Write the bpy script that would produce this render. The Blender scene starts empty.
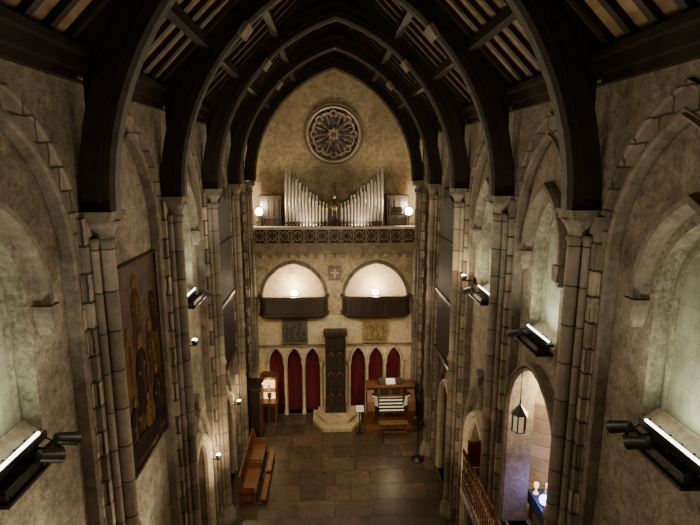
import bpy, math, random
from math import sin, cos, pi, radians, sqrt, acos, atan2
from mathutils import Vector, Matrix
random.seed(7)
H=11.08; W=3.73; YF=21.4; YG=23.0
SC=bpy.context.scene
# ------------------------------------------------------------------ materials
MATS={}
def newmat(name):
    m=bpy.data.materials.new(name); m.use_nodes=True
    nt=m.node_tree; b=nt.nodes['Principled BSDF']; MATS[name]=m
    return m,nt,b
def N(nt,t,**k):
    n=nt.nodes.new(t)
    for a,v in k.items():
        if a in n.inputs: n.inputs[a].default_value=v
        else: setattr(n,a,v)
    return n
def ramp(nt,fac,cols):
    r=nt.nodes.new('ShaderNodeValToRGB'); e=r.color_ramp.elements
    while len(e)<len(cols): e.new(0.5)
    for i,(p,c) in enumerate(cols):
        e[i].position=p; e[i].color=(*c,1)
    nt.links.new(fac,r.inputs[0]); return r.outputs[0]
def bump(nt,b,h,s,d=0.02):
    n=N(nt,'ShaderNodeBump'); n.inputs['Strength'].default_value=s; n.inputs['Distance'].default_value=d
    nt.links.new(h,n.inputs['Height']); nt.links.new(n.outputs[0],b.inputs['Normal'])
def pos(nt):
    return N(nt,'ShaderNodeNewGeometry').outputs['Position']
def noise(nt,vec,scale,detail=5,rough=.6,dist=0):
    n=N(nt,'ShaderNodeTexNoise'); n.inputs['Scale'].default_value=scale; n.inputs['Detail'].default_value=detail; n.inputs['Roughness'].default_value=rough; n.inputs['Distortion'].default_value=dist
    nt.links.new(vec,n.inputs['Vector']); return n.outputs['Fac']
def mixc(nt,a,b,f,mode='MIX'):
    n=nt.nodes.new('ShaderNodeMix'); n.data_type='RGBA'; n.blend_type=mode
    for s,v in ((6,a),(7,b)):
        if isinstance(v,tuple): n.inputs[s].default_value=(*v,1)
        else: nt.links.new(v,n.inputs[s])
    if isinstance(f,float): n.inputs[0].default_value=f
    else: nt.links.new(f,n.inputs[0])
    return n.outputs[2]
def mottled(name,c1,c2,rough=.85,scale=1.2,fine=9,bs=.4,bd=.03,spec=.3,rub=0):
    m,nt,b=newmat(name); p=pos(nt)
    a=noise(nt,p,scale,8,.65,.6); f=noise(nt,p,fine,6,.7)
    col=ramp(nt,a,[(.33,c1),(.67,c2)])
    col=mixc(nt,col,ramp(nt,f,[(.35,(.55,.53,.5)),(.6,(1,1,1))]),.75,'MULTIPLY')
    h=f
    if rub:
        g=noise(nt,p,rub*12,8,.8,.3); e=noise(nt,p,rub*2.2,6,.7,1.2)
        col=mixc(nt,col,ramp(nt,e,[(.36,(.58,.55,.50)),(.55,(1,1,1))]),.75,'MULTIPLY')
        col=mixc(nt,col,ramp(nt,g,[(.38,(.5,.47,.43)),(.54,(1,1,1))]),.8,'MULTIPLY')
        s=N(nt,'ShaderNodeMath',operation='MULTIPLY_ADD'); nt.links.new(g,s.inputs[0]); s.inputs[1].default_value=.45; nt.links.new(f,s.inputs[2]); h=s.outputs[0]
    nt.links.new(col,b.inputs['Base Color']); b.inputs['Roughness'].default_value=rough
    b.inputs['Specular IOR Level'].default_value=spec
    bump(nt,b,h,bs,bd); return m
def plain(name,c,rough=.5,metal=0,spec=.5,emit=None,es=0):
    m,nt,b=newmat(name)
    p=pos(nt); f=noise(nt,p,14,4)
    col=mixc(nt,tuple(x*.75 for x in c),c,f)
    nt.links.new(col,b.inputs['Base Color'])
    b.inputs['Roughness'].default_value=rough; b.inputs['Metallic'].default_value=metal
    b.inputs['Specular IOR Level'].default_value=spec
    if emit: b.inputs['Emission Color'].default_value=(*emit,1); b.inputs['Emission Strength'].default_value=es
    return m
def wood(name,c1,c2,rough=.45,axis=(1,1,.12),sc=9,spec=.4):
    m,nt,b=newmat(name); p=pos(nt)
    mp=N(nt,'ShaderNodeMapping'); mp.inputs['Scale'].default_value=axis; nt.links.new(p,mp.inputs['Vector'])
    f=noise(nt,mp.outputs[0],sc,6)
    nt.links.new(ramp(nt,f,[(.3,c1),(.7,c2)]),b.inputs['Base Color']); b.inputs['Roughness'].default_value=rough
    b.inputs['Specular IOR Level'].default_value=spec
    bump(nt,b,f,.25,.01); return m
def blocks(name,c1,c2,cm,bw,bh,ax='wall',mort=.02,rough=.85,bs=.5,var=.5,spec=.3,wet=False,warp=.03):
    m,nt,b=newmat(name); p=pos(nt)
    nv=N(nt,'ShaderNodeTexNoise'); nv.inputs['Scale'].default_value=2.2; nt.links.new(p,nv.inputs['Vector'])
    wa=N(nt,'ShaderNodeVectorMath',operation='MULTIPLY_ADD'); nt.links.new(nv.outputs['Color'],wa.inputs[0]); wa.inputs[1].default_value=(warp*2,)*3; nt.links.new(p,wa.inputs[2])
    s=N(nt,'ShaderNodeSeparateXYZ'); nt.links.new(wa.outputs[0],s.inputs[0]); c=N(nt,'ShaderNodeCombineXYZ')
    if ax=='wall':
        ad=N(nt,'ShaderNodeMath',operation='ADD'); nt.links.new(s.outputs[0],ad.inputs[0]); nt.links.new(s.outputs[1],ad.inputs[1])
        nt.links.new(ad.outputs[0],c.inputs[0]); nt.links.new(s.outputs[2],c.inputs[1])
    else:
        nt.links.new(s.outputs[0],c.inputs[0]); nt.links.new(s.outputs[1],c.inputs[1])
    br=N(nt,'ShaderNodeTexBrick'); nt.links.new(c.outputs[0],br.inputs['Vector'])
    br.inputs['Scale'].default_value=1; br.inputs['Brick Width'].default_value=bw; br.inputs['Row Height'].default_value=bh
    br.inputs['Mortar Size'].default_value=mort; br.inputs['Mortar Smooth'].default_value=.3
    if ax!='wall': br.squash=.7; br.squash_frequency=3; br.offset=.37
    br.inputs['Color1'].default_value=(*c1,1); br.inputs['Color2'].default_value=(*c2,1); br.inputs['Mortar'].default_value=(*cm,1)
    f=noise(nt,p,5,7,.7); g=noise(nt,p,.7,4)
    col=mixc(nt,br.outputs['Color'],ramp(nt,f,[(.3,(.5,.5,.5)),(.65,(1.1,1.1,1.1))]),var,'MULTIPLY')
    col=mixc(nt,col,ramp(nt,g,[(.35,(.6,.6,.6)),(.65,(1.15,1.12,1.1))]),.8,'MULTIPLY')
    nt.links.new(col,b.inputs['Base Color']); b.inputs['Roughness'].default_value=rough; b.inputs['Specular IOR Level'].default_value=spec
    if wet:
        r=N(nt,'ShaderNodeMapRange'); r.inputs['To Min'].default_value=rough-.16; r.inputs['To Max'].default_value=rough+.2
        nt.links.new(f,r.inputs['Value']); nt.links.new(r.outputs[0],b.inputs['Roughness'])
    sub=N(nt,'ShaderNodeMath',operation='SUBTRACT'); mu=N(nt,'ShaderNodeMath',operation='MULTIPLY'); mu.inputs[1].default_value=.5
    nt.links.new(f,mu.inputs[0]); nt.links.new(mu.outputs[0],sub.inputs[0]); nt.links.new(br.outputs['Fac'],sub.inputs[1])
    bump(nt,b,sub.outputs[0],bs,.02); return m
PL=mottled('plaster',(.28,.245,.18),(.53,.46,.34),scale=.8,fine=5,bs=1,bd=.09,rub=1.5)
PLU=mottled('plaster_upper',(.44,.36,.23),(.62,.51,.33),scale=1.1,fine=6,bs=.8,bd=.04,rub=1.2)
PLW=mottled('plaster_warm',(.54,.43,.27),(.68,.55,.36),scale=1.1,fine=7)
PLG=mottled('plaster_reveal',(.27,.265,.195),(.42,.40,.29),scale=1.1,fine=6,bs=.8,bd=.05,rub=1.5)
ST=blocks('pier_stone',(.46,.39,.28),(.17,.14,.105),(.07,.06,.045),.58,.40,mort=.022,bs=1,var=.8)
STC=blocks('shaft_stone',(.30,.25,.185),(.16,.135,.10),(.06,.05,.04),7,.62,mort=.014,bs=.7,var=.7)
STA=blocks('voussoir_stone',(.29,.245,.18),(.15,.125,.095),(.06,.05,.04),.42,.30,mort=.016,bs=.9,var=.8,warp=.05)
STM=mottled('moulded_stone',(.13,.11,.083),(.27,.23,.17),scale=2.2,fine=10,bs=.7)
STL=mottled('pale_stone',(.46,.39,.28),(.64,.55,.41),scale=2.5,fine=11)
STB=mottled('balustrade_stone',(.15,.115,.075),(.30,.235,.155),scale=3,fine=11)
STW=blocks('warm_ashlar',(.60,.49,.33),(.46,.37,.24),(.26,.20,.13),.55,.34,mort=.012,bs=.4,var=.4,warp=.01)
FL=blocks('floor_slate',(.125,.09,.056),(.06,.045,.031),(.03,.024,.017),1.25,.85,ax='floor',mort=.014,rough=.31,bs=.5,var=1.0,spec=.5,wet=True,warp=.10)
TB=wood('dark_timber',(.009,.006,.0045),(.026,.017,.011),.55,(1,1,1),5,.25)
TBL=wood('lit_timber',(.10,.08,.055),(.19,.155,.11),.6,(1,1,1),5,.25)  # timber colour paled to imitate brace ends catching the light
RB=wood('roof_boards',(.18,.115,.06),(.36,.245,.14),.7,(1,.2,1),6,.2)
WD=wood('brown_wood',(.085,.033,.014),(.19,.082,.034),.38)
WDK=wood('black_oak',(.016,.011,.008),(.040,.027,.018),.4)
BK=plain('black_metal',(.012,.012,.012),.4)
ZN=plain('pipe_zinc',(.40,.37,.32),.32,.75)
GD=plain('gilding',(.40,.25,.08),.4,.8)
RD=wood('red_velvet',(.05,.004,.008),(.18,.011,.02),.8,(6,6,.1),5)
IV=plain('ivory',(.75,.71,.58),.4)
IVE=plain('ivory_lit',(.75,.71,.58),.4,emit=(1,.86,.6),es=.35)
LGL=plain('lantern_glass',(.55,.50,.38),.3,emit=(1,.8,.5),es=.3)
EB=plain('ebony',(.01,.01,.01),.3)
TUBE=plain('lamp_tube',(1,1,1),.5,emit=(.92,1,.80),es=8)
LW=plain('lamp_warm',(1,1,1),.5,emit=(1,.85,.58),es=40)
PUR=plain('lamp_violet',(.3,.2,1),.5,emit=(.22,.25,1),es=14)
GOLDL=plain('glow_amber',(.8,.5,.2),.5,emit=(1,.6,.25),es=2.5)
REDL=plain('lamp_red',(.8,.1,.1),.5,emit=(1,.12,.15),es=4)
WHT=plain('white_paper',(.8,.8,.76),.6)
BLU=plain('blue_cloth',(.03,.04,.09),.8)
CAR=mottled('carved_grey_stone',(.05,.045,.036),(.17,.15,.115),scale=6,fine=18,bs=1,bd=.05)
CAY=mottled('carved_gold_stone',(.18,.13,.05),(.44,.33,.15),scale=6,fine=18,bs=1,bd=.05)
def glassmat():
    m,nt,b=newmat('leaded_glass'); p=pos(nt)
    s=N(nt,'ShaderNodeSeparateXYZ'); nt.links.new(p,s.inputs[0]); c=N(nt,'ShaderNodeCombineXYZ')
    ad=N(nt,'ShaderNodeMath',operation='ADD'); nt.links.new(s.outputs[0],ad.inputs[0]); nt.links.new(s.outputs[1],ad.inputs[1])
    nt.links.new(ad.outputs[0],c.inputs[0]); nt.links.new(s.outputs[2],c.inputs[1])
    br=N(nt,'ShaderNodeTexBrick'); nt.links.new(c.outputs[0],br.inputs['Vector'])
    for k,v in (('Scale',1),('Brick Width',.16),('Row Height',.2),('Mortar Size',.005)): br.inputs[k].default_value=v
    br.offset=0
    br.inputs['Color1'].default_value=(.25,.255,.19,1); br.inputs['Color2'].default_value=(.215,.225,.165,1); br.inputs['Mortar'].default_value=(.17,.175,.13,1)
    col=mixc(nt,br.outputs['Color'],ramp(nt,noise(nt,p,3,6),[(.35,(.6,.6,.55)),(.65,(1.1,1.1,1.05))]),.9,'MULTIPLY')
    nt.links.new(col,b.inputs['Base Color']); b.inputs['Roughness'].default_value=.6
    return m
GL=glassmat()
def stained():
    m,nt,b=newmat('stained_glass'); p=pos(nt)
    v=N(nt,'ShaderNodeTexVoronoi'); v.inputs['Scale'].default_value=6; nt.links.new(p,v.inputs['Vector'])
    s=N(nt,'ShaderNodeSeparateColor'); nt.links.new(v.outputs['Color'],s.inputs[0])
    col=ramp(nt,s.outputs[0],[(0,(.02,.03,.07)),(.3,(.10,.03,.03)),(.5,(.17,.16,.17)),(.7,(.04,.06,.13)),(1,(.34,.15,.15))])
    nt.links.new(col,b.inputs['Base Color']); b.inputs['Roughness'].default_value=.25
    return m
SG=stained()
def paintmat():
    m,nt,b=newmat('painted_canvas'); p=pos(nt)
    f=noise(nt,p,3.2,10,.7,1.0)
    col=ramp(nt,f,[(.3,(.010,.007,.005)),(.45,(.034,.018,.008)),(.55,(.075,.038,.013)),(.62,(.022,.014,.009)),(.75,(.08,.042,.016))])
    nt.links.new(col,b.inputs['Base Color']); b.inputs['Roughness'].default_value=.6; b.inputs['Specular IOR Level'].default_value=.1; return m
PT=paintmat()
PT1=mottled('paint_skin',(.10,.055,.022),(.20,.115,.05),scale=6,spec=.05)
PT2=mottled('paint_robe_brown',(.022,.010,.005),(.085,.036,.012),scale=6,spec=.05)
PT3=mottled('paint_robe_dark',(.006,.005,.005),(.022,.014,.009),scale=6,spec=.05)
PT4=mottled('paint_gold',(.06,.033,.010),(.14,.08,.026),scale=6,spec=.05)
# ------------------------------------------------------------------ builder
class B:
    def __init__(s): s.v=[];s.f=[];s.m=[];s.sm=[];s.ml=[]
    def mi(s,m):
        if m not in s.ml: s.ml.append(m)
        return s.ml.index(m)
    def face(s,pts,m,sm=False):
        i=len(s.v); s.v+= [tuple(p) for p in pts]; s.f.append(tuple(range(i,i+len(pts)))); s.m.append(s.mi(m)); s.sm.append(sm)
    def grid(s,rows,m,sm=False,cu=False,cr=False):
        i=len(s.v); n=len(rows[0]); R=len(rows)
        for r in rows: s.v+=[tuple(p) for p in r]
        k=s.mi(m)
        for a in range(R if cr else R-1):
            b=(a+1)%R
            for c in range(n if cu else n-1):
                d=(c+1)%n
                s.f.append((i+a*n+c,i+a*n+d,i+b*n+d,i+b*n+c)); s.m.append(k); s.sm.append(sm)
    def box(s,x0,x1,y0,y1,z0,z1,m,M=None):
        P=[Vector((x,y,z)) for x in (x0,x1) for y in (y0,y1) for z in (z0,z1)]
        if M is not None: P=[M@p for p in P]
        i=len(s.v); s.v+=[tuple(p) for p in P]; k=s.mi(m)
        for f in ((0,1,3,2),(4,6,7,5),(0,4,5,1),(2,3,7,6),(0,2,6,4),(1,5,7,3)):
            s.f.append(tuple(i+j for j in f)); s.m.append(k); s.sm.append(False)
    def beam(s,p0,p1,w,h,m,up=(0,0,1)):
        p0=Vector(p0);p1=Vector(p1);d=(p1-p0);L=d.length;d.normalize()
        x=d.cross(Vector(up));x.normalize();u=x.cross(d)
        M=Matrix((x,d,u)).transposed().to_4x4(); M.translation=p0
        s.box(-w/2,w/2,0,L,-h/2,h/2,m,M)
    def cyl(s,p0,p1,r0,r1,m,n=12,caps=True,sm=True):
        p0=Vector(p0);p1=Vector(p1);d=(p1-p0).normalized()
        a=d.cross(Vector((0,0,1))) if abs(d.z)<.9 else d.cross(Vector((1,0,0)))
        a.normalize(); b=d.cross(a)
        R=[[p+(a*cos(2*pi*k/n)+b*sin(2*pi*k/n))*r for k in range(n)] for p,r in ((p0,r0),(p1,r1))]
        s.grid(R,m,sm,cu=True)
        if caps:
            if r0>1e-4: s.face(R[0][::-1],m)
            if r1>1e-4: s.face(R[1],m)
    def lathe(s,c,prof,m,n=16,sm=True,a0=0,sx=1,sy=1):
        s.grid([[(c[0]+sx*r*cos(a0+2*pi*k/n),c[1]+sy*r*sin(a0+2*pi*k/n),c[2]+z) for k in range(n)] for r,z in prof],m,sm,cu=True)
    def ell(s,c,r,m,n=12):
        rows=[]
        for j in range(9):
            t=-pi/2+pi*j/8
            rows.append([(c[0]+r[0]*cos(t)*cos(2*pi*k/n),c[1]+r[1]*cos(t)*sin(2*pi*k/n),c[2]+r[2]*sin(t)) for k in range(n)])
        s.grid(rows,m,True,cu=True)
    def prism(s,poly,mp,w0,w1,m):
        a=[mp(u,v,w0) for u,v in poly]; b=[mp(u,v,w1) for u,v in poly]
        s.face(a[::-1],m); s.face(b,m); s.grid([a,b],m,cu=True)
    def sweep(s,path,prof,mp,m,closed=False,sm=False):
        n=len(path); rows=[]
        for i in range(n):
            p=Vector(path[i])
            if closed: a=Vector(path[i-1]);b=Vector(path[(i+1)%n])
            else: a=Vector(path[max(i-1,0)]);b=Vector(path[min(i+1,n-1)])
            t1=(p-a);t2=(b-p)
            if t1.length<1e-6:t1=t2
            if t2.length<1e-6:t2=t1
            t1.normalize();t2.normalize()
            t=(t1+t2).normalized(); nn=Vector((-t.y,t.x)); k=1/max(.45,abs(t.dot(t1)))
            rows.append([mp(p.x+nn.x*q*k,p.y+nn.y*q*k,w) for q,w in prof])
        s.grid(rows,m,sm,cu=True,cr=closed)
        if not closed: s.face(rows[0],m); s.face(rows[-1][::-1],m)
    def done(s,name,parent=None,bevel=0):
        me=bpy.data.meshes.new(name); me.from_pydata(s.v,[],s.f)
        for m in s.ml: me.materials.append(m)
        me.polygons.foreach_set('material_index',s.m); me.polygons.foreach_set('use_smooth',s.sm); me.update()
        o=bpy.data.objects.new(name,me); SC.collection.objects.link(o)
        if parent: o.parent=parent
        if bevel:
            b=o.modifiers.new('bevel','BEVEL'); b.width=bevel; b.segments=2; b.limit_method='ANGLE'
        return o
def rectp(n0,n1,w0,w1): return [(n0,w0),(n1,w0),(n1,w1),(n0,w1)]
def circp(r,k=8,n0=0,w0=0): return [(n0+r*cos(2*pi*i/k),w0+r*sin(2*pi*i/k)) for i in range(k)]
def arch(c,a,zs,rise,n=10,leg=None):
    R=(rise*rise+a*a)/(2*a); cx=c-a+R; te=acos(max(-1,min(1,(c-cx)/R)))
    L=[(cx+R*cos(pi+(te-pi)*i/n),zs+R*sin(pi+(te-pi)*i/n)) for i in range(n+1)]
    P=L+[(2*c-x,z) for x,z in L[-2::-1]]
    if leg is not None: P=[(c-a,leg)]+P+[(c+a,leg)]
    return P
def mL(u,v,w): return (-W+w,u,v)
def mR(u,v,w): return (W-w,u,v)
def mF(u,v,w): return (u,YF-w,v)
def mG(u,v,w): return (u,YG-w,v)
def panel(b,mp,u0,u1,v0,v1,w,ops,m,mr=None):
    mr=mr or m; cur=u0
    def R(a,c,d,e):
        if c-a>1e-5 and e-d>1e-5: b.face([mp(a,d,w),mp(c,d,w),mp(c,e,w),mp(a,e,w)],m)
    for (c,a,zs,rise,vo,dep) in sorted(ops):
        R(cur,c-a,v0,v1); R(c-a,c+a,v0,vo); P=arch(c,a,zs,rise)
        for p,q in zip(P[:-1],P[1:]): b.face([mp(p[0],p[1],w),mp(q[0],q[1],w),mp(q[0],v1,w),mp(p[0],v1,w)],m)
        O=[(c-a,vo)]+P+[(c+a,vo)]
        for p,q in zip(O,O[1:]+O[:1]): b.face([mp(p[0],p[1],w),mp(q[0],q[1],w),mp(q[0],q[1],w-dep),mp(p[0],p[1],w-dep)],mr)
        cur=c+a
    R(cur,u1,v0,v1)
# ------------------------------------------------------------------ bays
BY=[0.4,3.9,7.4,10.9,14.4,17.9,21.4]; Y0=-1.2; ZT=12.45
BIGA=1.22; BZS=9.75; BR=1.85
CHA=(9.14,1.18,5.7,1.4,2.9,.45)
def side(mp,name,cfg):
    b=B()
    b.face([mp(Y0,0,0),mp(.4,0,0),mp(.4,ZT,0),mp(Y0,ZT,0)],PL)
    for i in range(6):
        y0,y1=BY[i],BY[i+1]; c=(y0+y1)/2
        cf=cfg.get(i,{})
        panel(b,mp,y0,y1,0,ZT,0,[(c,BIGA,BZS,BR,0,.14)],PL,ST)
        lo=cf.get('low'); wi=cf.get('win'); zsplit=7.5
        panel(b,mp,c-BIGA,c+BIGA,0,zsplit,-.14,[lo] if lo else [],PL,STM)
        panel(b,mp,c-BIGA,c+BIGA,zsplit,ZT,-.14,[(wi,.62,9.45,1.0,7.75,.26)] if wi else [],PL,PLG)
    o=b.done('wall_'+name)
    b=B()
    for y in BY[1:-1]+[BY[-1]-.25]:
        b.prism([(y-.34,0),(y+.34,0),(y+.34,10.35),(y-.34,10.35)],mp,-.01,.12,ST)
        z=.1;k=0
        while z<9.6:
            hh=.36+.08*sin(k*1.9)
            for s in (-1,1):
                ww=.05+(.14 if (k+(s>0))%2 else 0)
                u0,u1=sorted((y+s*.33,y+s*(.34+ww))); b.prism([(u0,z),(u1,z),(u1,z+hh),(u0,z+hh)],mp,-.01,.035,ST)
            z+=hh+.015;k+=1
    b.done('trim_pier_'+name,o)
    b=B()
    for i in range(6):
        c=(BY[i]+BY[i+1])/2
        P=arch(c,BIGA,BZS,BR,12,leg=0)
        b.sweep(P,[(-.012,-.13),(-.012,.03),(.03,.06),(.06,.02),(.09,.045),(.12,.02),(.12,-.01)],mp,STM)
        b.sweep(arch(c,BIGA+.10,BZS,BR+.12,12),[(0,-.01),(0,.028),(.20,.028),(.235,.05),(.265,.05),(.27,-.01)],mp,STA)
    b.done('trim_arch_moulding_'+name,o)
    return o
LW_=side(mL,'left',{1:{'win':5.4},3:{'win':12.65,'low':(12.65,.75,2.6,1.1,.0,.5)},4:{'low':(16.15,.75,2.3,1.0,0,.5)},5:{}})
RW_=side(mR,'right',{1:{'win':5.4},2:{'win':9.2,'low':CHA},3:{'win':12.65,'low':(12.65,.8,3.0,1.2,0,.5)},4:{'low':(16.15,.75,2.5,1.1,0,.5)}})
wn=0
for mp,y in ((mL,5.4),(mL,12.65),(mR,5.4),(mR,9.2),(mR,12.65)):
    wn+=1; b=B()
    P=arch(y,.62,9.45,1.0,8,leg=7.75)
    b.face([mp(u,v,-.37) for u,v in P],GL)
    b.sweep(arch(y,.50,9.45,.82,8,leg=7.95),rectp(-.02,.03,-.37,-.33),mp,PLG)
    b.face([mp(y-.62,7.95,-.36),mp(y+.62,7.95,-.36),mp(y+.62,7.76,-.1),mp(y-.62,7.76,-.1)],STL)
    b.sweep(arch(y,.74,9.45,1.16,10,leg=9.3),[(0,-.14),(0,-.03),(.05,.05),(.13,.05),(.16,-.03),(.16,-.14)],mp,STM)
    for s in (-1,1):
        u=y+s*.82; b.prism([(u-.08,9.10),(u+.08,9.10),(u+.12,9.3),(u+.12,9.38),(u-.12,9.38),(u-.12,9.3)],mp,-.13,.09,STM)
        b.prism([(u-.04,9.0),(u+.04,9.0),(u+.07,9.10),(u-.07,9.10)],mp,-.13,.03,STM)
    b.done('window_%d'%wn)
dn=0
for mp,y,a,zs,r in ((mL,12.65,.75,2.6,1.1),(mL,16.15,.75,2.3,1.0),(mR,12.65,.8,3.0,1.2),(mR,16.15,.75,2.5,1.1)):
    dn+=1;b=B()
    b.face([mp(u,v,-.6) for u,v in arch(y,a,zs,r,8,leg=0)],WD)
    k=-a+.1
    while k<a-.05:
        b.prism([(y+k-.015,0),(y+k+.015,0),(y+k+.015,zs+.3),(y+k-.015,zs+.3)],mp,-.6,-.57,WDK); k+=.2
    for zz in (.6,1.9): b.prism([(y-a,zz),(y+a*.6,zz),(y+a*.6,zz+.07),(y-a,zz+.07)],mp,-.6,-.56,BK)
    b.sweep(arch(y,a,zs,r,10,leg=0),[(-.01,-.15),(-.01,-.05),(.05,.02),(.1,-.03),(.16,.05),(.24,.03),(.26,-.15)],mp,STL)
    b.sweep(arch(y,a*1.25,zs+.35,r*1.5,10),[(0,-.14),(0,-.02),(.06,.04),(.1,-.02),(.1,-.14)],mp,STM)
    ap=zs+.35+r*1.5
    b.prism([(y-.06,ap),(y+.06,ap),(y+.02,ap+.5),(y-.02,ap+.5)],mp,-.14,.0,STM)
    b.prism([(y-.1,ap+.3),(y+.1,ap+.3),(y+.14,ap+.4),(y,ap+.55),(y-.14,ap+.4)],mp,-.12,.03,STM)
    b.done('door_%d'%dn)
for sx in (-1,1):
    for y in BY[1:-1]+[BY[-1]-.25]:
        b=B()
        for dx,dy,r in ((3.47,0,.11),(3.56,-.18,.055),(3.56,.18,.055)):
            b.lathe((sx*dx,y+dy,0),[(r*1.9,0),(r*1.9,.25),(r*1.5,.3),(r*1.6,.38),(r*1.1,.5),(r,.6),(r,5.2),(r*1.35,5.26),(r*1.35,5.34),(r,5.4),(r,9.95),(r*1.25,9.98),(r*1.25,10.04),(r,10.06)],STC,14)
        b.lathe((sx*3.49,y,10.03),[(.13,0),(.14,.08),(.19,.18),(.25,.25),(.24,.27)],STM,16)
        def bx(e,d,z0,z1):
            x0,x1=sorted((sx*(3.49-e),sx*3.72)); b.box(x0,x1,y-d,y+d,z0,z1,STM)
        bx(.20,.25,10.29,10.36); bx(.23,.28,10.36,10.44)
        b.done('stone_column')
# ------------------------------------------------------------------ floor
b=B(); b.face([(-W-.7,Y0,0),(W+.7,Y0,0),(W+.7,YG,0),(-W-.7,YG,0)],FL); b.done('floor')
b=B(); b.face([(-W,Y0,0),(W,Y0,0),(W,Y0,16.4),(-W,Y0,16.4)],PL); b.done('wall_back')
# ------------------------------------------------------------------ roof
def roof(x): return 12.55+(W-abs(x))*.98
b=B()
for s in (-1,1):
    b.face([(s*(W+.2),Y0,roof(W+.2)),(s*(W+.2),YG,roof(W+.2)),(0,YG,roof(0)),(0,Y0,roof(0))],RB)
ceil=b.done('ceiling')
b=B()
for s in (-1,1):
    y=Y0+.2
    while y<YG:
        b.beam((s*W,y,roof(W)-.05),(0,y,roof(0)-.05),.12,.12,TB); y+=.5
    for x in (2.65,1.6,.55):
        b.beam((s*x,Y0,roof(x)-.17),(s*x,YG,roof(x)-.17),.18,.2,TB)
b.beam((0,Y0,roof(0)-.22),(0,YG,roof(0)-.22),.22,.3,TB)
b.done('trim_rafters',ceil)
b=B()
for s in (-1,1):
    for i in range(-1,7):
        y0=Y0 if i<0 else BY[i]; y1=BY[i+1] if i<6 else YG
        f=lambda u,v,w: (s*(W-w),u,v)
        b.prism([(y0,12.2),(y1,12.2),(y1,12.32),(y0,12.32)],f,0,.12,TB)
        b.prism([(y0,12.32),(y1,12.32),(y1,12.5),(y0,12.5)],f,0,.22,TB)
        b.prism([(y0,12.5),(y1,12.5),(y1,12.6),(y0,12.6)],f,0,.34,TB)
b.done('trim_cornice',ceil)
RA=3.25;RRISE=4.42;RZ=10.44
for i,y in enumerate(BY):
    b=B()
    P=arch(0,RA,RZ,RRISE,16)
    mp=lambda u,v,w,y=y:(u,y+w,v)
    b.sweep(P,[(0,-.09),(0,.09),(.05,.17),(.46,.17),(.46,-.17),(.05,-.17)],mp,TB)
    b.sweep(P,rectp(.16,.2,-.20,.20),mp,TB)
    for w in (-.08,.08):
        Q=arch(0,RA+.3,RZ,RRISE+.3,16)
        for p,q in zip(Q[:-1],Q[1:]):
            b.face([mp(p[0],p[1],w),mp(q[0],q[1],w),mp(q[0],roof(q[0]),w),mp(p[0],roof(p[0]),w)],TB)
    for s in (-1,1):
        b.beam((s*W,y,roof(W)-.2),(0,y,roof(0)-.2),.3,.35,TB)
        b.beam((s*1.88,y-.28,13.72),(s*1.88,y+.28,13.72),.10,.28,TBL,up=(-s*.75,0,1))
    b.done('timber_roof_rib')
# ------------------------------------------------------------------ end wall
b=B()
NA,NZ,NR=1.32,5.4,1.5
panel(b,mF,-W,W,4.6,7.75,0,[(-1.78,NA,NZ,NR,4.7,.55),(1.78,NA,NZ,NR,4.7,.55)],PLU,PLW)
AC=(-2.62,-1.82,-1.02,1.02,1.82,2.62)
panel(b,mF,-W,W,0,4.6,0,[(c,.33,2.45,.68,.0,.45) for c in AC],PLW,STL)
for s in (-1,1):
    b.face([(s*1.78-NA,YF+.55,4.7),(s*1.78+NA,YF+.55,4.7),(s*1.78+NA,YF+.55,7.0),(s*1.78-NA,YF+.55,7.0)],PLW)
b.face([(-W,YF+.46,0),(W,YF+.46,0),(W,YF+.46,3.3),(-W,YF+.46,3.3)],WDK)
b.box(-W,W,YF-.35,YG,7.55,7.75,STB)
wf=b.done('wall_end')
b=B()
for s in (-1,1):
    b.sweep(arch(s*1.78,NA,NZ,NR,14),[(0,0),(0,.05),(.05,.09),(.1,.04),(.14,.08),(.17,.05),(.18,0)],mF,STM)
for c in AC:
    b.sweep(arch(c,.33,2.45,.68,8),[(-.02,-.1),(-.02,.05),(.04,.09),(.08,.05),(.08,0)],mF,STL)
for s in (-1,1):
    for k in (.62,1.42,2.22,3.02):
        b.lathe((s*k,YF-.08,0),[(.1,0),(.1,.15),(.07,.22),(.055,.25),(.055,2.25),(.07,2.28),(.06,2.3),(.11,2.45),(.11,2.5)],STL,12)
b.box(-W,W,YF-.1,YF,3.2,3.28,STB); 
b.box(-W,W,YF-.22,YF,7.35,7.45,STB); b.box(-W,W,YF-.3,YF,7.45,7.56,STB)
for k in range(-9,10):
    b.box(k*.39-.05,k*.39+.05,YF-.25,YF,7.2,7.36,STB)
b.done('trim_end_wall',wf)
RC=12.42; RR=1.14
b=B(); n=64; rows=[[],[],[]]
for k in range(n):
    a=2*pi*k/n; ca,sa=cos(a),sin(a)
    tx=W/abs(ca) if abs(ca)>1e-6 else 1e9
    tz=((roof(0)+.3-RC) if sa>0 else (RC-7.6))/abs(sa) if abs(sa)>1e-6 else 1e9
    t=min(tx,tz)
    rows[0].append((t*ca,YG,RC+t*sa)); rows[1].append((RR*ca,YG,RC+RR*sa)); rows[2].append((RR*ca,YG+.35,RC+RR*sa))
b.grid(rows[:2],PLU,cu=True); b.grid(rows[1:],STL,cu=True)
for s in (-1,1):
    b.face([(s*W,YF,7.6),(s*W,YG,7.6),(s*W,YG,12.6),(s*W,YF,12.6)],PLU)
b.done('wall_gable')
b=B()
circ=lambda r,cx=0,cz=RC,n=48:[(cx+r*cos(2*pi*k/n),cz+r*sin(2*pi*k/n)) for k in range(n)]
b.face([(x,YG+.12,z) for x,z in circ(RR)],SG)
b.sweep(circ(RR),[(-.09,-.2),(-.09,.04),(-.02,.1),(.03,.05),(.0,-.2)],mG,STL,closed=True)
b.sweep(circ(RR+.15),[(-.04,0),(-.04,.08),(.04,.08),(.05,0)],mG,STB,closed=True)
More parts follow.
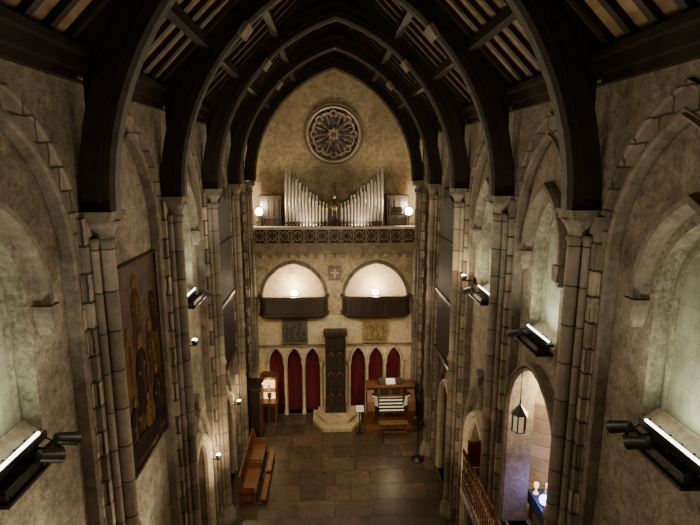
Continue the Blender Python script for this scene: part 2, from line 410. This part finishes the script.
tr=rectp(-.032,.032,-.12,-.02)
b.sweep(circ(.15,n=20),tr,mG,STL,closed=True)
for k in range(8):
    a=2*pi*k/8+pi/8
    L=[]
    for j in range(20):
        t=2*pi*j/20; rr=.56-.39*cos(t); wdt=.235*sin(t)*(1-.45*cos(t)); 
        L.append((rr*cos(a)-wdt*sin(a),RC+rr*sin(a)+wdt*cos(a)))
    b.sweep(L,tr,mG,STL,closed=True)
    b.sweep([(.42*cos(a),RC+.42*sin(a)),(.92*cos(a),RC+.92*sin(a))],rectp(-.014,.014,-.12,-.04),mG,STL)
    a2=a+pi/8
    b.sweep(circ(.14,.87*cos(a2),RC+.87*sin(a2),14),tr,mG,STL,closed=True)
b.done('rose_window')
b=B()
b.box(-.28,.28,YF-.06,YF-.004,6.2,6.8,STB); b.prism([(-.17,6.72),(.17,6.72),(.17,6.5),(0,6.26),(-.17,6.5)],mF,.06,.12,STM)
b.prism([(-.03,6.3),(.03,6.3),(.03,6.72),(-.03,6.72)],mF,.12,.14,STL); b.prism([(-.17,6.5),(.17,6.5),(.17,6.56),(-.17,6.56)],mF,.12,.14,STL)
b.sweep([(-.26,6.22),(-.26,6.78),(.26,6.78),(.26,6.22)],rectp(-.03,.03,.06,.1),mF,STB,closed=True)
b.done('heraldic_crest')
for s,mt in ((-1,CAR),(1,CAY)):
    b=B(); c=s*1.77
    b.box(c-.55,c+.55,YF-.1,YF-.005,3.38,4.48,mt)
    b.sweep([(c-.5,3.42),(c-.5,4.44),(c+.5,4.44),(c+.5,3.42)],rectp(-.05,.05,.08,.16),mF,mt,closed=True)
    for j,dx in enumerate((-.26,0,.26)):
        b.ell((c+dx,YF-.14,4.18-abs(dx)*.3),(.075,.06,.09),mt); b.ell((c+dx,YF-.12,3.83-abs(dx)*.3),(.11,.07,.28),mt)
        b.cyl((c+dx,YF-.14,3.98),(c+dx+.12,YF-.18,3.83),.04,.03,mt,6)
    for k in range(5): b.ell((c-.36+k*.18,YF-.12,3.54),(.07,.05,.05),mt)
    b.done('carved_relief_panel')
for s in (-1,1):
    b=B(); c=s*1.78
    def out(hw,d,z): 
        P=[(c-hw,YF-.005,z)]
        for k in range(0,7):
            t=pi/2*k/6; P.append((c-hw+.3*(1-cos(t)),YF-d+d*(1-sin(t)),z))
        P+= [(2*c-x,y,zz) for x,y,zz in P[::-1]]
        return P
    rows=[out(1.55,.62,5.58),out(1.55,.62,5.48),out(1.48,.56,5.46),out(1.48,.56,4.85),out(1.53,.6,4.82),out(1.53,.6,4.74),out(1.42,.5,4.62),out(1.2,.3,4.5)]
    b.grid(rows,WDK); b.face(rows[-1],WDK)
    b.grid([out(1.55,.62,5.58),out(1.42,.5,5.58),out(1.42,.5,4.8)],WDK); b.face(out(1.42,.5,4.8),WDK)
    for k in range(-5,6):
        b.box(c+k*.23-.02,c+k*.23+.02,YF-.59,YF-.55,4.9,5.45,WDK)
        if k<5: b.sweep(arch(c+k*.23+.115,.08,5.2,.12,4,leg=4.95),rectp(-.012,.012,.55,.58),mF,WDK)
    b.done('carved_wood_balcony')
for s in (-1,1):
    b=B(); c=s*1.78
    b.lathe((c,YF+.1,5.38),[(0,0),(.09,.02),(.13,.12),(.12,.14)],BK,14); b.ell((c,YF+.1,5.58),(.15,.15,.13),LW)
    b.cyl((c,YF+.1,4.8),(c,YF+.1,5.39),.02,.02,BK,8); b.lathe((c,YF+.1,4.71),[(.1,0),(.1,.03),(.02,.09)],BK,12)
    b.done('uplight_lamp')
# loft balustrade
b=B(); yb=YF-.3; mB=lambda u,v,w:(u,yb-w,v); bx0=3.38
b.box(-bx0,bx0,yb-.09,yb+.09,7.755,7.87,STB); b.box(-bx0,bx0,yb-.11,yb+.11,8.45,8.56,STL)
b.box(-bx0,bx0,yb+.12,yb+.15,7.755,8.45,WDK)
nc=13; cw=2*bx0/nc
for k in range(nc):
    c=-bx0+cw*(k+.5)
    b.box(c-cw/2-.02,c-cw/2+.04,yb-.07,yb+.07,7.85,8.47,STB)
    for a in range(4):
        t=a*pi/2; b.sweep(circ(.085,c+.1*cos(t),8.16+.1*sin(t),10),rectp(-.022,.022,-.04,.05),mB,STB,closed=True)
    for sx in (-1,1):
        for sz in (-1,1):
            b.sweep([(c+sx*.24,8.16+sz*.3),(c+sx*.1,8.16+sz*.1)],rectp(-.022,.022,-.04,.05),mB,STB)
b.done('stone_balustrade')
b=B(); yp=21.95
b.box(-2.15,-.2,yp-.25,yp+.3,7.76,8.25,WDK); b.box(.2,2.15,yp-.25,yp+.3,7.76,8.25,WDK); b.box(-.2,.2,yp-.1,yp+.2,7.76,8.15,WDK)
for s in (-1,1):
    for row in (0,1):
        nP=13
        for k in range(nP):
            t=k/(nP-1); x=s*(2.05-1.72*t); r=.080-.028*t
            top=10.72-1.5*t**.9+ (.18 if row else 0)+.05*sin(k*2.3)
            if row==0 and k in (3,4): top+=.15
            y=yp+row*.2
            b.cyl((x,y,8.25),(x,y,8.55),.02,r,ZN,12,False); b.cyl((x,y,8.55),(x,y,top),r,r,ZN,12)
            if row==0: b.box(x-r*.6,x+r*.6,y-r-.008,y-r+.03,8.58,8.68,BK)
b.done('organ_pipes')
for s in (-1,1):
    b=B(); x0,x1=sorted((s*2.3,s*3.2))
    b.box(x0,x1,22.0,22.6,7.76,9.7,WDK); b.box(x0-.05,x1+.05,21.95,22.65,9.7,9.8,WDK)
    for k in range(4): 
        xx=x0+.12+k*.22; b.box(xx-.02,xx+.02,21.97,22.0,7.9,9.6,WDK)
    b.box(x0,x1,21.96,22.0,8.8,8.87,WDK)
    b.done('organ_case')
b=B(); b.box(2.36,2.94,21.35,21.7,9.0,9.06,BK); b.box(2.4,2.9,21.6,21.64,9.06,9.32,BK); b.cyl((2.65,21.52,7.76),(2.65,21.52,9.0),.03,.03,BK,8); b.lathe((2.65,21.52,7.76),[(.2,0),(.2,.03),(.03,.06)],BK,12); b.done('music_stand')
b=B(); c=(0,21.55,7.76)
b.lathe(c,[(.2,0),(.2,.4),(.14,.46),(.14,.95),(.2,1.0),(.2,1.05)],WDK,8,False)
b.lathe((0,21.55,8.8),[(.15,0),(.14,.2),(.10,.5),(.115,.66),(.12,.78),(.05,.86),(.045,.9)],WDK,14,sy=.8)
b.ell((0,21.54,9.78),(.075,.08,.1),GD); b.lathe((0,21.55,9.84),[(.08,0),(.07,.1),(.02,.4),(.0,.6)],WDK,10)
for s in (-1,1):
    b.cyl((s*.11,21.55,9.52),(s*.14,21.42,9.3),.04,.03,GD,8); b.cyl((s*.14,21.42,9.3),(s*.03,21.36,9.42),.03,.022,GD,8)
b.lathe((0,21.55,9.2),[(.115,0),(.125,.06),(.12,.12)],GD,14,sy=.85)
b.done('gilded_statue')
for s in (-1,1):
    b=B(); b.ell((s*3.22,21.75,9.12),(.16,.16,.17),LW); b.cyl((s*3.22,21.75,7.76),(s*3.22,21.75,9.02),.025,.02,BK,8)
    b.lathe((s*3.22,21.75,7.76),[(.15,0),(.15,.03),(.03,.06)],BK,12); b.lathe((s*3.22,21.75,8.92),[(.02,0),(.08,.05),(.09,.08)],BK,12)
    b.done('globe_lamp')
for c in AC:
    b=B(); rows=[]
    for z,g in ((.02,1),(.8,.9),(1.6,.95),(2.4,1),(3.05,1)):
        rows.append([(c-.36+.72*k/40,YF+.3+.05*sin(k*1.25)*g,z) for k in range(41)])
    b.grid(rows,RD,True); b.done('red_curtain')
b=B(); 
def octp(r,d,z): return [(-r,YF-.01,z),(-r,YF-d*.55,z),(-r*.55,YF-d,z),(r*.55,YF-d,z),(r,YF-d*.55,z),(r,YF-.01,z)]
for r,d,z0,z1 in ((1.06,1.75,0,.15),(.84,1.4,.15,.30)):
    A=[(x+.06,y,z) for x,y,z in octp(r,d,z0)];C=[(x+.06,y,z) for x,y,z in octp(r,d,z1)]
    b.grid([A,C],STW,cu=True); b.face(C,STW)
b.done('stone_dais',bevel=.02)
b=B(); z0=.30; YQ=YF-.01
b.box(-.46,.46,20.75,YQ,z0,z0+.3,WDK); b.box(-.42,.42,20.8,YQ,z0+.3,3.85,WDK)
for x in (-.40,0,.40): b.box(x-.04,x+.04,20.74,20.8,z0+.3,3.8,WDK)
for zz in (1.3,2.3,3.2): b.box(-.42,.42,20.75,20.8,zz,zz+.07,WDK)
for x in (-.2,.2):
    for zz in (1.0,2.0,2.9): b.sweep(arch(x,.13,zz,.2,5),rectp(-.015,.015,0,.03),lambda u,v,w:(u,20.8-w,v),WD)
b.box(-.5,.5,20.7,YQ,3.85,4.0,WDK)
for k in range(7): b.lathe((-.45+k*.15,20.75,4.0),[(.035,0),(.04,.05),(0,.13)],WDK,6)
b.done('carved_oak_canopy_stall')
# ------------------------------------------------------------------ organ console
b=B(); cx=2.36; y0=19.5
b.box(cx-1.12,cx+1.08,y0,20.8,0,.16,WD)
b.box(cx-1.0,cx+1.0,20.25,20.8,.16,1.7,WD); b.box(cx-1.06,cx+1.05,20.2,20.85,1.7,1.78,WD)
for k in range(4): b.box(cx-.95+k*.49,cx-.55+k*.49,20.235,20.25,1.35,1.65,WDK)
for s in (-1,1):
    f=lambda u,v,w:(cx+s*(.72+w),u,v)
    b.prism([(20.75,.16),(20.75,1.65),(20.25,1.6),(19.9,1.2),(19.75,.85),(19.95,.16)],f,0,.3,WD)
    M=Matrix.Translation((cx+s*.64,20.12,1.18))@Matrix.Rotation(s*.5,4,'Z')@Matrix.Rotation(.25,4,'X')
    b.box(-.14,.14,-.04,.04,-.3,.36,WDK,M)
    for i in range(4):
        for j in range(7):
            p=M@Vector((-.09+i*.06,-.05,-.24+j*.08)); q=M@Vector((-.09+i*.06,-.09,-.24+j*.08)); b.cyl(p,q,.018,.018,IVE,6)
for r in range(5):
    ya=19.76+r*.12; za=.85+r*.095
    b.box(cx-.56,cx+.56,ya,ya+.13,za-.05,za,WDK); b.box(cx-.52,cx+.52,ya,ya+.105,za,za+.018,IVE)
    for k in range(36):
        if k%7 not in (2,6): b.box(cx-.50+k*.028,cx-.487+k*.028,ya+.04,ya+.105,za+.018,za+.03,EB)
M=Matrix.Translation((cx,20.3,1.78))@Matrix.Rotation(-.35,4,'X'); b.box(-.5,.5,-.02,.01,0,.32,WDK,M); b.box(-.2,.2,-.035,-.02,.03,.28,WHT,M)
for k in range(24): b.box(cx-.5+k*.043,cx-.478+k*.043,19.65,20.05,.16,.24,IV if k%7 in(0,2,4,5) else EB)
b.done('organ_console',bevel=.006)
b=B(); b.box(cx-.6,cx+.6,19.02,19.36,.58,.64,WD)
for s in (-1,1): b.box(cx+s*.52-.03,cx+s*.52+.03,19.04,19.34,0,.58,WD)
b.box(cx-.5,cx+.5,19.17,19.21,.15,.25,WD); b.done('organ_bench',bevel=.01)
b=B(); lx,ly=.98,19.45
b.cyl((lx,ly,.0),(lx,ly,1.1),.025,.025,BK,8); b.lathe((lx,ly,0),[(.16,0),(.16,.03),(.03,.05)],BK,12)
M=Matrix.Translation((lx,ly-.02,1.15))@Matrix.Rotation(.9,4,'X'); b.box(-.18,.18,-.15,.15,-.02,0,BK,M); b.box(-.16,.16,-.13,.13,0,.01,WHT,M); b.done('lectern')
# fan
b=B(); fx,fy=3.08,17.5
b.lathe((fx,fy,0),[(0,0),(.26,0),(.26,.03),(.05,.07),(.028,.1),(.028,1.35)],BK,18)
fcy=fy-.08; mpn=lambda u,v,w:(fx+u,fcy-w,1.5+v)
cc=lambda r,n=28:[(r*cos(2*pi*k/n),r*sin(2*pi*k/n)) for k in range(n)]
for r,w in ((.3,.0),(.29,.03),(.22,.06),(.22,-.05),(.13,.08),(.05,.09)): b.sweep(cc(r),circp(.008,5,0,w),mpn,BK,closed=True)
for k in range(24):
    a=2*pi*k/24; b.cyl(mpn(.3*cos(a),.3*sin(a),0),mpn(.05*cos(a),.05*sin(a),.09),.005,.005,BK,4); b.cyl(mpn(.3*cos(a),.3*sin(a),0),mpn(.08*cos(a),.08*sin(a),-.06),.005,.005,BK,4)
for k in range(4):
    a=2*pi*k/4; b.face([mpn(.04*cos(a),.04*sin(a),.02),mpn(.24*cos(a-.3),.24*sin(a-.3),.02),mpn(.26*cos(a+.4),.26*sin(a+.4),-.02),mpn(.05*cos(a+.8),.05*sin(a+.8),-.02)],BK)
b.cyl(mpn(0,0,-.2),mpn(0,0,.04),.08,.07,BK,14); b.done('pedestal_fan')
# vitrine
b=B(); x0,x1,ya,yb_=-3.2,-2.55,20.35,20.85
b.box(x0,x1,ya,yb_,0,.95,WD); b.box(x0-.04,x1+.04,ya-.04,yb_+.02,.95,1.02,WD)
for x in (x0,x1-.05):
    for y in (ya,yb_-.05): b.box(x,x+.05,y,y+.05,1.02,2.1,WD)
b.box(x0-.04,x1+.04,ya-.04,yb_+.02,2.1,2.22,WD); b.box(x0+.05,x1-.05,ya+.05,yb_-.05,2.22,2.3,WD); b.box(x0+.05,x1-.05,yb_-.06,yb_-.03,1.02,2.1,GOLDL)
b.box(x0+.05,x1-.05,ya+.05,yb_-.08,1.5,1.52,WD); b.lathe((-2.87,20.55,1.02),[(.08,0),(.03,.1),(.09,.2),(.1,.35),(.08,.36)],GD,12)
b.lathe((-2.87,20.55,1.52),[(.06,0),(.03,.06),(.07,.15),(.03,.3)],IV,12); b.box(x0+.08,-2.9,ya-.015,ya,.12,.85,WDK); b.box(-2.85,x1-.08,ya-.015,ya,.12,.85,WDK)
b.done('display_cabinet')
b=B(); b.box(-3.6,-3.05,18.75,19.75,0,2.3,WDK); b.box(-3.63,-2.98,18.7,19.8,2.3,2.42,WDK); b.box(-3.6,-3.0,18.7,19.8,0,.12,WDK)
for y in (18.82,19.28): b.box(-3.05,-3.03,y,y+.4,.3,2.1,WD); b.cyl((-3.03,19.25,1.2),(-2.99,19.25,1.2),.02,.02,GD,8)
b.done('oak_cabinet',bevel=.01)
for ya in (15.0,16.6):
    b=B(); L=1.5; x0=-3.2
    b.box(x0,x0+.48,ya,ya+L,.42,.47,WD); M=Matrix.Translation((x0,0,.47))@Matrix.Rotation(-.08,4,'Y')
    for k in range(8): b.box(-.02,.02,ya+.04+k*(L-.1)/7.5,ya+.1+k*(L-.1)/7.5,0,.55,WD,M)
    b.box(-.03,.03,ya,ya+L,.52,.62,WD,M); b.box(-.03,.03,ya,ya+L,-.02,.06,WD,M)
    for y in (ya,ya+L-.06):
        b.prism([(x0-.06,0),(x0+.48,0),(x0+.48,.45),(x0+.45,.68),(x0+.32,.7),(x0+.1,.7),(x0-.0,1.1),(x0-.08,1.1)],lambda u,v,w:(u,y+w,v),0,.06,WD)
    b.box(x0+.1,x0+.4,ya,ya+L,.1,.16,WD)
    b.box(x0+.62,x0+.80,ya+.05,ya+L-.05,.16,.21,WD)
    for y in (ya+.1,ya+L-.16): b.box(x0+.64,x0+.78,y,y+.06,0,.16,WD)
    for y in (ya+.02,ya+L-.06): b.box(x0+.4,x0+.66,y,y+.04,.05,.1,WD)
    b.done('wooden_pew',bevel=.008)
for s in (-1,1):
    b=B(); mp=mL if s<0 else mR
    b.prism([(15.0,4.6),(17.3,4.6),(17.3,10.3),(15.0,10.3)],mp,-.12,.04,BK)
    k=15.06; q=0
    while k<17.3:
        b.cyl(mp(k,4.7,.1),mp(k,9.5+.6*sin((k-15)*1.37),.1),.05,.06,WDK,8); k+=.15; q+=1
    for z in (4.6,6.7,8.6): b.prism([(15.0,z),(17.3,z),(17.3,z+.12),(15.0,z+.12)],mp,.04,.2,WDK)
    b.done('organ_chamber_screen')
# painting
b=B(); ya,yb2,za,zb=7.98,10.3,5.5,9.35; wp=-.09
b.prism([(ya,za),(yb2,za),(yb2,zb),(ya,zb)],mL,-.135,wp,PT)
b.sweep([(ya,za),(ya,zb),(yb2,zb),(yb2,za)],[(-.0,-.135),(0,-.05),(.03,-.03),(.045,-.135)],mL,WDK,closed=True)
lay=[0.0]
def blob(u,v,ru,rv,m,n=18,j=.0):
    lay[0]+=.0006
    b.prism([(u+ru*cos(2*pi*k/n)*(1+j*sin(k*2.1)),v+rv*sin(2*pi*k/n)*(1+j*sin(k*1.3))) for k in range(n)],mL,wp-.01,wp+lay[0],m)
def fig(u,v,sz,mr,halo=False,lean=0):
    if halo: blob(u,v+.02,.17*sz,.2*sz,PT4)
    lay[0]+=.0006
    P=[(-.07,-.1),(.07,-.1),(.22,-.25),(.30,-.62),(.24,-.9),(.34,-1.5),(.05,-1.62),(-.3,-1.5),(-.22,-.95),(-.30,-.6),(-.2,-.24)]
    b.prism([(max(ya,min(yb2,u+(x+lean*y)*sz)),max(za,v+y*sz)) for x,y in P],mL,wp-.01,wp+lay[0],mr)
    lay[0]+=.0006
    b.prism([(max(ya,min(yb2,u+(x+lean*y)*sz)),max(za,v+y*sz)) for x,y in ((.0,-.3),(.12,-.35),(.2,-.9),(.12,-1.3),(.02,-.8))],mL,wp-.01,wp+lay[0],PT4 if mr is PT2 else PT2)
    blob(u,v,.08*sz,.115*sz,PT1); blob(u-.12*sz,v-.62*sz,.05*sz,.04*sz,PT1); blob(u+.16*sz,v-.5*sz,.045*sz,.05*sz,PT1)
for (u,v,sz,mr,h,l) in ((8.35,8.85,.6,PT3,0,.1),(9.95,8.7,.6,PT3,0,-.1),(9.15,8.95,.75,PT2,1,0),(8.7,8.15,.75,PT4,0,.12),(9.75,7.95,.8,PT2,1,-.1),(9.2,7.8,.9,PT3,1,0),(8.3,7.35,.85,PT2,0,.1),(9.9,7.0,.8,PT3,0,-.1),(8.75,6.8,.75,PT3,0,.2),(9.35,6.65,.7,PT4,0,-.15)): fig(u,v,sz,mr,h,l)
blob(9.1,5.85,.9,.22,PT3,j=.15)
b.done('large_painting')
for mp,y in ((mL,5.3),(mR,5.3),(mR,9.2),(mR,12.65),(mL,12.65)):
    b=B(); big=y<6
    for k in (0,1):
        w0=-.06+k*.17; zz=7.88-k*.10
        b.prism([(y-.55,zz-.08),(y+.55,zz-.08),(y+.55,zz-.03),(y-.55,zz-.03)],mp,w0-.07,w0+.07,BK)
        b.prism([(y-.55,zz-.03),(y+.55,zz-.03),(y+.55,zz+.02),(y-.55,zz+.02)],mp,w0+.055,w0+.07,BK)
        if k==0: b.cyl(mp(y-.5,zz,w0),mp(y+.5,zz,w0),.022,.022,TUBE,8)
    for q in range(6): b.cyl(mp(y-.5+q*.2,7.72,.19),mp(y-.5+q*.2,7.9,-.12),.01,.01,BK,5)
    b.cyl(mp(y-.4,7.72,.1),mp(y-.4,7.72,-.13),.02,.02,BK,6); b.cyl(mp(y+.4,7.72,.1),mp(y+.4,7.72,-.13),.02,.02,BK,6)
    b.prism([(y-.56,7.62),(y+.56,7.62),(y+.56,7.66),(y-.56,7.66)],mp,-.135,.2,BK)
    for u in ((y+.12,y+.5) if big else (y+.3,)):
        b.cyl(mp(u,7.66,.17),mp(u,7.8,.24),.015,.015,BK,6)
        b.cyl(mp(u-.1,7.86,.20),mp(u+.10,7.74,.34),.07,.085,BK,14)
        b.cyl(mp(u+.10,7.74,.34),mp(u+.11,7.733,.35),.065,.065,STM,14)
    b.done('sill_light_fixture')
def spotlamp(mp,y,z):
    b=B(); b.cyl(mp(y,z,-.1),mp(y,z,.15),.02,.02,BK,6); b.lathe(mp(y,z,.2),[(.0,-.02),(.06,0),(.09,.16),(.08,.16)],BK,12); b.ell(mp(y,z+.12,.2),(.07,.07,.06),LW); b.prism([(y-.06,z-.08),(y+.06,z-.08),(y+.06,z+.08),(y-.06,z+.08)],mp,-.135,-.05,BK); b.done('sconce')
spotlamp(mL,11.9,6.75); spotlamp(mL,17.1,2.6); spotlamp(mL,13.65,2.6); spotlamp(mR,13.7,7.9)
# ------------------------------------------------------------------ side chamber
b=B(); X0=W+.59; X1=6.8; A0,A1,z0,z1=7.7,13.4,2.9,8.3
b.face([(W+.1,A0,z0),(X1,A0,z0),(X1,A1,z0),(W+.1,A1,z0)],STM); b.face([(X0,A0,z1),(X1,A0,z1),(X1,A1,z1),(X0,A1,z1)],PLW)
b.face([(X1,A0,z0),(X1,A1,z0),(X1,A1,z1),(X1,A0,z1)],STW); b.face([(X0,A0,z0),(X1,A0,z0),(X1,A0,z1),(X0,A0,z1)],STW); b.face([(X0,A1,z0),(X1,A1,z0),(X1,A1,z1),(X0,A1,z1)],STW)
b.face([(X0,10.4,z0),(X0,A1,z0),(X0,A1,z1),(X0,10.4,z1)],STW)
b.done('wall_side_chamber')
b=B(); tc=(5.35,11.7)
b.lathe((tc[0],tc[1],2.91),[(.98,0),(.98,.2),(.9,.3),(.9,2.5),(.97,2.55),(.97,2.7),(.9,2.75),(.88,3.2),(.8,3.7),(.6,4.1),(.3,4.35),(.08,4.45),(.08,4.6),(0,4.7)],STW,28)
b.done('stone_turret')
b=B()
b.sweep(arch(CHA[0],CHA[1],CHA[2],CHA[3],14,leg=2.9),[(-.012,-.15),(-.012,-.02),(.03,.05),(.06,.0),(.09,.07),(.13,.05),(.14,-.15)],mR,STM)
b.done('trim_chamber_arch')
b=B(); b.box(3.12,3.7,7.85,11.7,2.72,2.9,STM)
for y in (8.2,9.2,10.2,11.5): b.prism([(3.7,2.72),(3.18,2.72),(3.3,2.5),(3.7,2.0)],lambda u,v,w:(u,y+w,v),-.1,.1,STM)
b.done('stone_balcony')
b=B(); x=3.17
for z in (3.0,3.62): b.beam((x,7.9,z),(x,11.65,z),.05,.05,WD)
k=7.95
while k<11.68:
    b.cyl((x,k,2.9),(x,k,3.8),.022,.018,WD,6); b.lathe((x,k,3.8),[(.018,0),(.045,.05),(.0,.2)],WD,6)
    b.lathe((x,k,3.3),[(.02,-.06),(.045,0),(.02,.06)],WD,6); k+=.155
b.done('spiked_railing')
b=B(); cxx,cyy=3.45,11.42
for dx in (-.18,.18):
    for dy in (-.18,.18): b.box(cxx+dx-.025,cxx+dx+.025,cyy+dy-.025,cyy+dy+.025,2.9,3.35 if dy<0 else 4.2,WD)
b.box(cxx-.2,cxx+.2,cyy-.2,cyy+.18,3.33,3.44,RD); b.box(cxx-.16,cxx+.16,cyy+.15,cyy+.2,3.5,4.15,RD); b.box(cxx-.2,cxx+.2,cyy+.15,cyy+.21,4.15,4.22,GD)
for dx in (-.19,.19): b.box(cxx+dx-.02,cxx+dx+.02,cyy-.18,cyy+.18,3.6,3.64,WD); b.box(cxx+dx-.02,cxx+dx+.02,cyy-.18,cyy-.14,3.4,3.6,WD)
b.done('red_armchair')
b=B(); b.box(4.4,4.95,9.2,10.45,3.55,3.6,WD)
for x in (4.45,4.9):
    for y in (9.25,10.4): b.box(x-.03,x+.03,y-.03,y+.03,2.9,3.55,WD)
b.box(4.38,4.97,9.18,10.47,3.6,3.615,BLU); b.box(4.38,4.395,9.18,10.47,3.3,3.6,BLU); b.done('side_table')
b=B(); b.box(4.45,4.75,9.5,9.72,3.615,3.68,IV); b.box(4.47,4.77,9.5,9.7,3.68,3.73,WD); b.box(4.5,4.72,9.52,9.7,3.73,3.77,WHT); b.done('stack_of_books')
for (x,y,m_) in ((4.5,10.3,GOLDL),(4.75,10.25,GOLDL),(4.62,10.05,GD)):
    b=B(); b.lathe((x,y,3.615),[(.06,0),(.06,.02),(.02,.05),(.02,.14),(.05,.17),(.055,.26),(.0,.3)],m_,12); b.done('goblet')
b=B(); b.box(4.45,4.57,9.8,9.92,3.615,3.66,BK); b.ell((4.51,9.86,3.76),(.12,.12,.12),PUR); b.ell((4.5,9.70,3.84),(.05,.05,.05),REDL); b.done('violet_disco_lamp')
b=B(); c=(3.62,9.4,5.66); q=1.15
b.lathe(c,[(.0,0),(.06*q,.02),(.12*q,.06)],BK,6,False); b.lathe(c,[(.12*q,.42),(.16*q,.44),(.05,.60),(.02,.64),(.02,.72)],BK,6,False)
for k in range(6):
    a=2*pi*k/6; b.cyl((c[0]+.12*q*cos(a),c[1]+.12*q*sin(a),c[2]+.06),(c[0]+.12*q*cos(a),c[1]+.12*q*sin(a),c[2]+.42),.016,.016,BK,5)
b.lathe(c,[(.105*q,.07),(.105*q,.41)],LGL,6,False); b.cyl((c[0],c[1],c[2]+.7),(c[0],c[1],c[2]+1.45),.01,.01,BK,5)
b.beam((c[0]-.02,c[1],c[2]+1.45),(W+.12,c[1],c[2]+1.5),.03,.03,BK); b.done('hanging_lantern')
# ------------------------------------------------------------------ lights
def light(t,loc,e,col,size=.1,to=None,**k):
    d=bpy.data.lights.new('light_'+t.lower(),t); d.energy=e; d.color=col
    if t=='AREA': d.size=size
    else: d.shadow_soft_size=size
    for a,v in k.items(): setattr(d,a,v)
    o=bpy.data.objects.new('lamp_or_fill_light',d); SC.collection.objects.link(o); o.location=loc
    if to: o.rotation_euler=(Vector(to)-Vector(loc)).to_track_quat('-Z','Y').to_euler()
    return o
WM=(1,.77,.46); CW=(1,.82,.54); GR=(.97,1,.74)
for s in (-1,1):
    light('POINT',(s*3.15,21.6,9.35),200,CW,.12)
    light('POINT',(s*1.78,YF+.05,5.84),140,CW,.12)
    light('SPOT',(s*1.2,21.3,8.3),430,CW,.1,to=(s*.6,23,12.6),spot_size=2.0,spot_blend=.9)
    light('SPOT',(s*3.1,13.0,7.6),1000,WM,.2,to=(s*.3,18.2,0),spot_size=.95,spot_blend=.8)
    light('SPOT',(s*3.0,15.0,8.2),520,CW,.2,to=(s*1.0,21.4,4.0),spot_size=1.0,spot_blend=.9)
for s,y in ((-1,5.3),(1,5.3),(1,9.2),(1,12.65),(-1,12.65)):
    light('AREA',(s*(W-.02),y,7.97),14 if y<6 else 18,GR,.35,to=(s*(W+.2),y,9.5))
    light('SPOT',(s*3.25,y+.1,7.95),110,(1,.93,.70),.1,to=(s*(W+.1),y,10.8),spot_size=2.5,spot_blend=1)
light('POINT',(-3.3,11.9,7.1),34,WM,.06); light('POINT',(-3.3,17.1,2.9),40,WM,.06); light('POINT',(-3.3,13.65,2.9),75,WM,.06); light('POINT',(3.3,13.7,8.2),34,WM,.06)
light('POINT',(2.36,19.7,2.6),45,WM,.1); light('POINT',(-2.87,20.2,2.0),14,WM,.05)
light('POINT',(4.6,9.7,6.3),300,WM,.15); light('POINT',(4.35,9.8,4.0),22,(.3,.3,1),.05)
light('SPOT',(-2.0,4.8,4.6),800,(1,.84,.58),.1,to=(-3.73,4.7,5.6),spot_size=1.5,spot_blend=1)
light('SPOT',(-2.2,7.6,2.8),800,(1,.84,.58),.1,to=(-3.8,7.9,4.2),spot_size=1.6,spot_blend=1)
light('SPOT',(-2.2,13.0,1.6),300,WM,.1,to=(-3.8,13.2,4.2),spot_size=2.0,spot_blend=1)
light('SPOT',(2.3,12.6,1.0),260,WM,.1,to=(3.8,12.8,4.5),spot_size=1.9,spot_blend=1)
for y,z,e in ((2.0,8.6,150),(6.8,9.2,140),(11.5,9.2,160),(16.0,8.8,170),(19,6,120)):  # soft ambient fill added along the nave, no fixtures hang here
    light('POINT',(0,y,z),e,(1,.84,.60),.7)
w=bpy.data.worlds.new('world'); SC.world=w; w.use_nodes=True; w.node_tree.nodes['Background'].inputs[0].default_value=(.02,.02,.025,1)
cam=bpy.data.cameras.new('camera'); cam.lens=26; cam.sensor_width=36; cam.clip_start=.05
co=bpy.data.objects.new('camera',cam); SC.collection.objects.link(co); co.location=(-.24,0,H); co.rotation_euler=(radians(90-10.9),0,radians(-2.4)); SC.camera=co
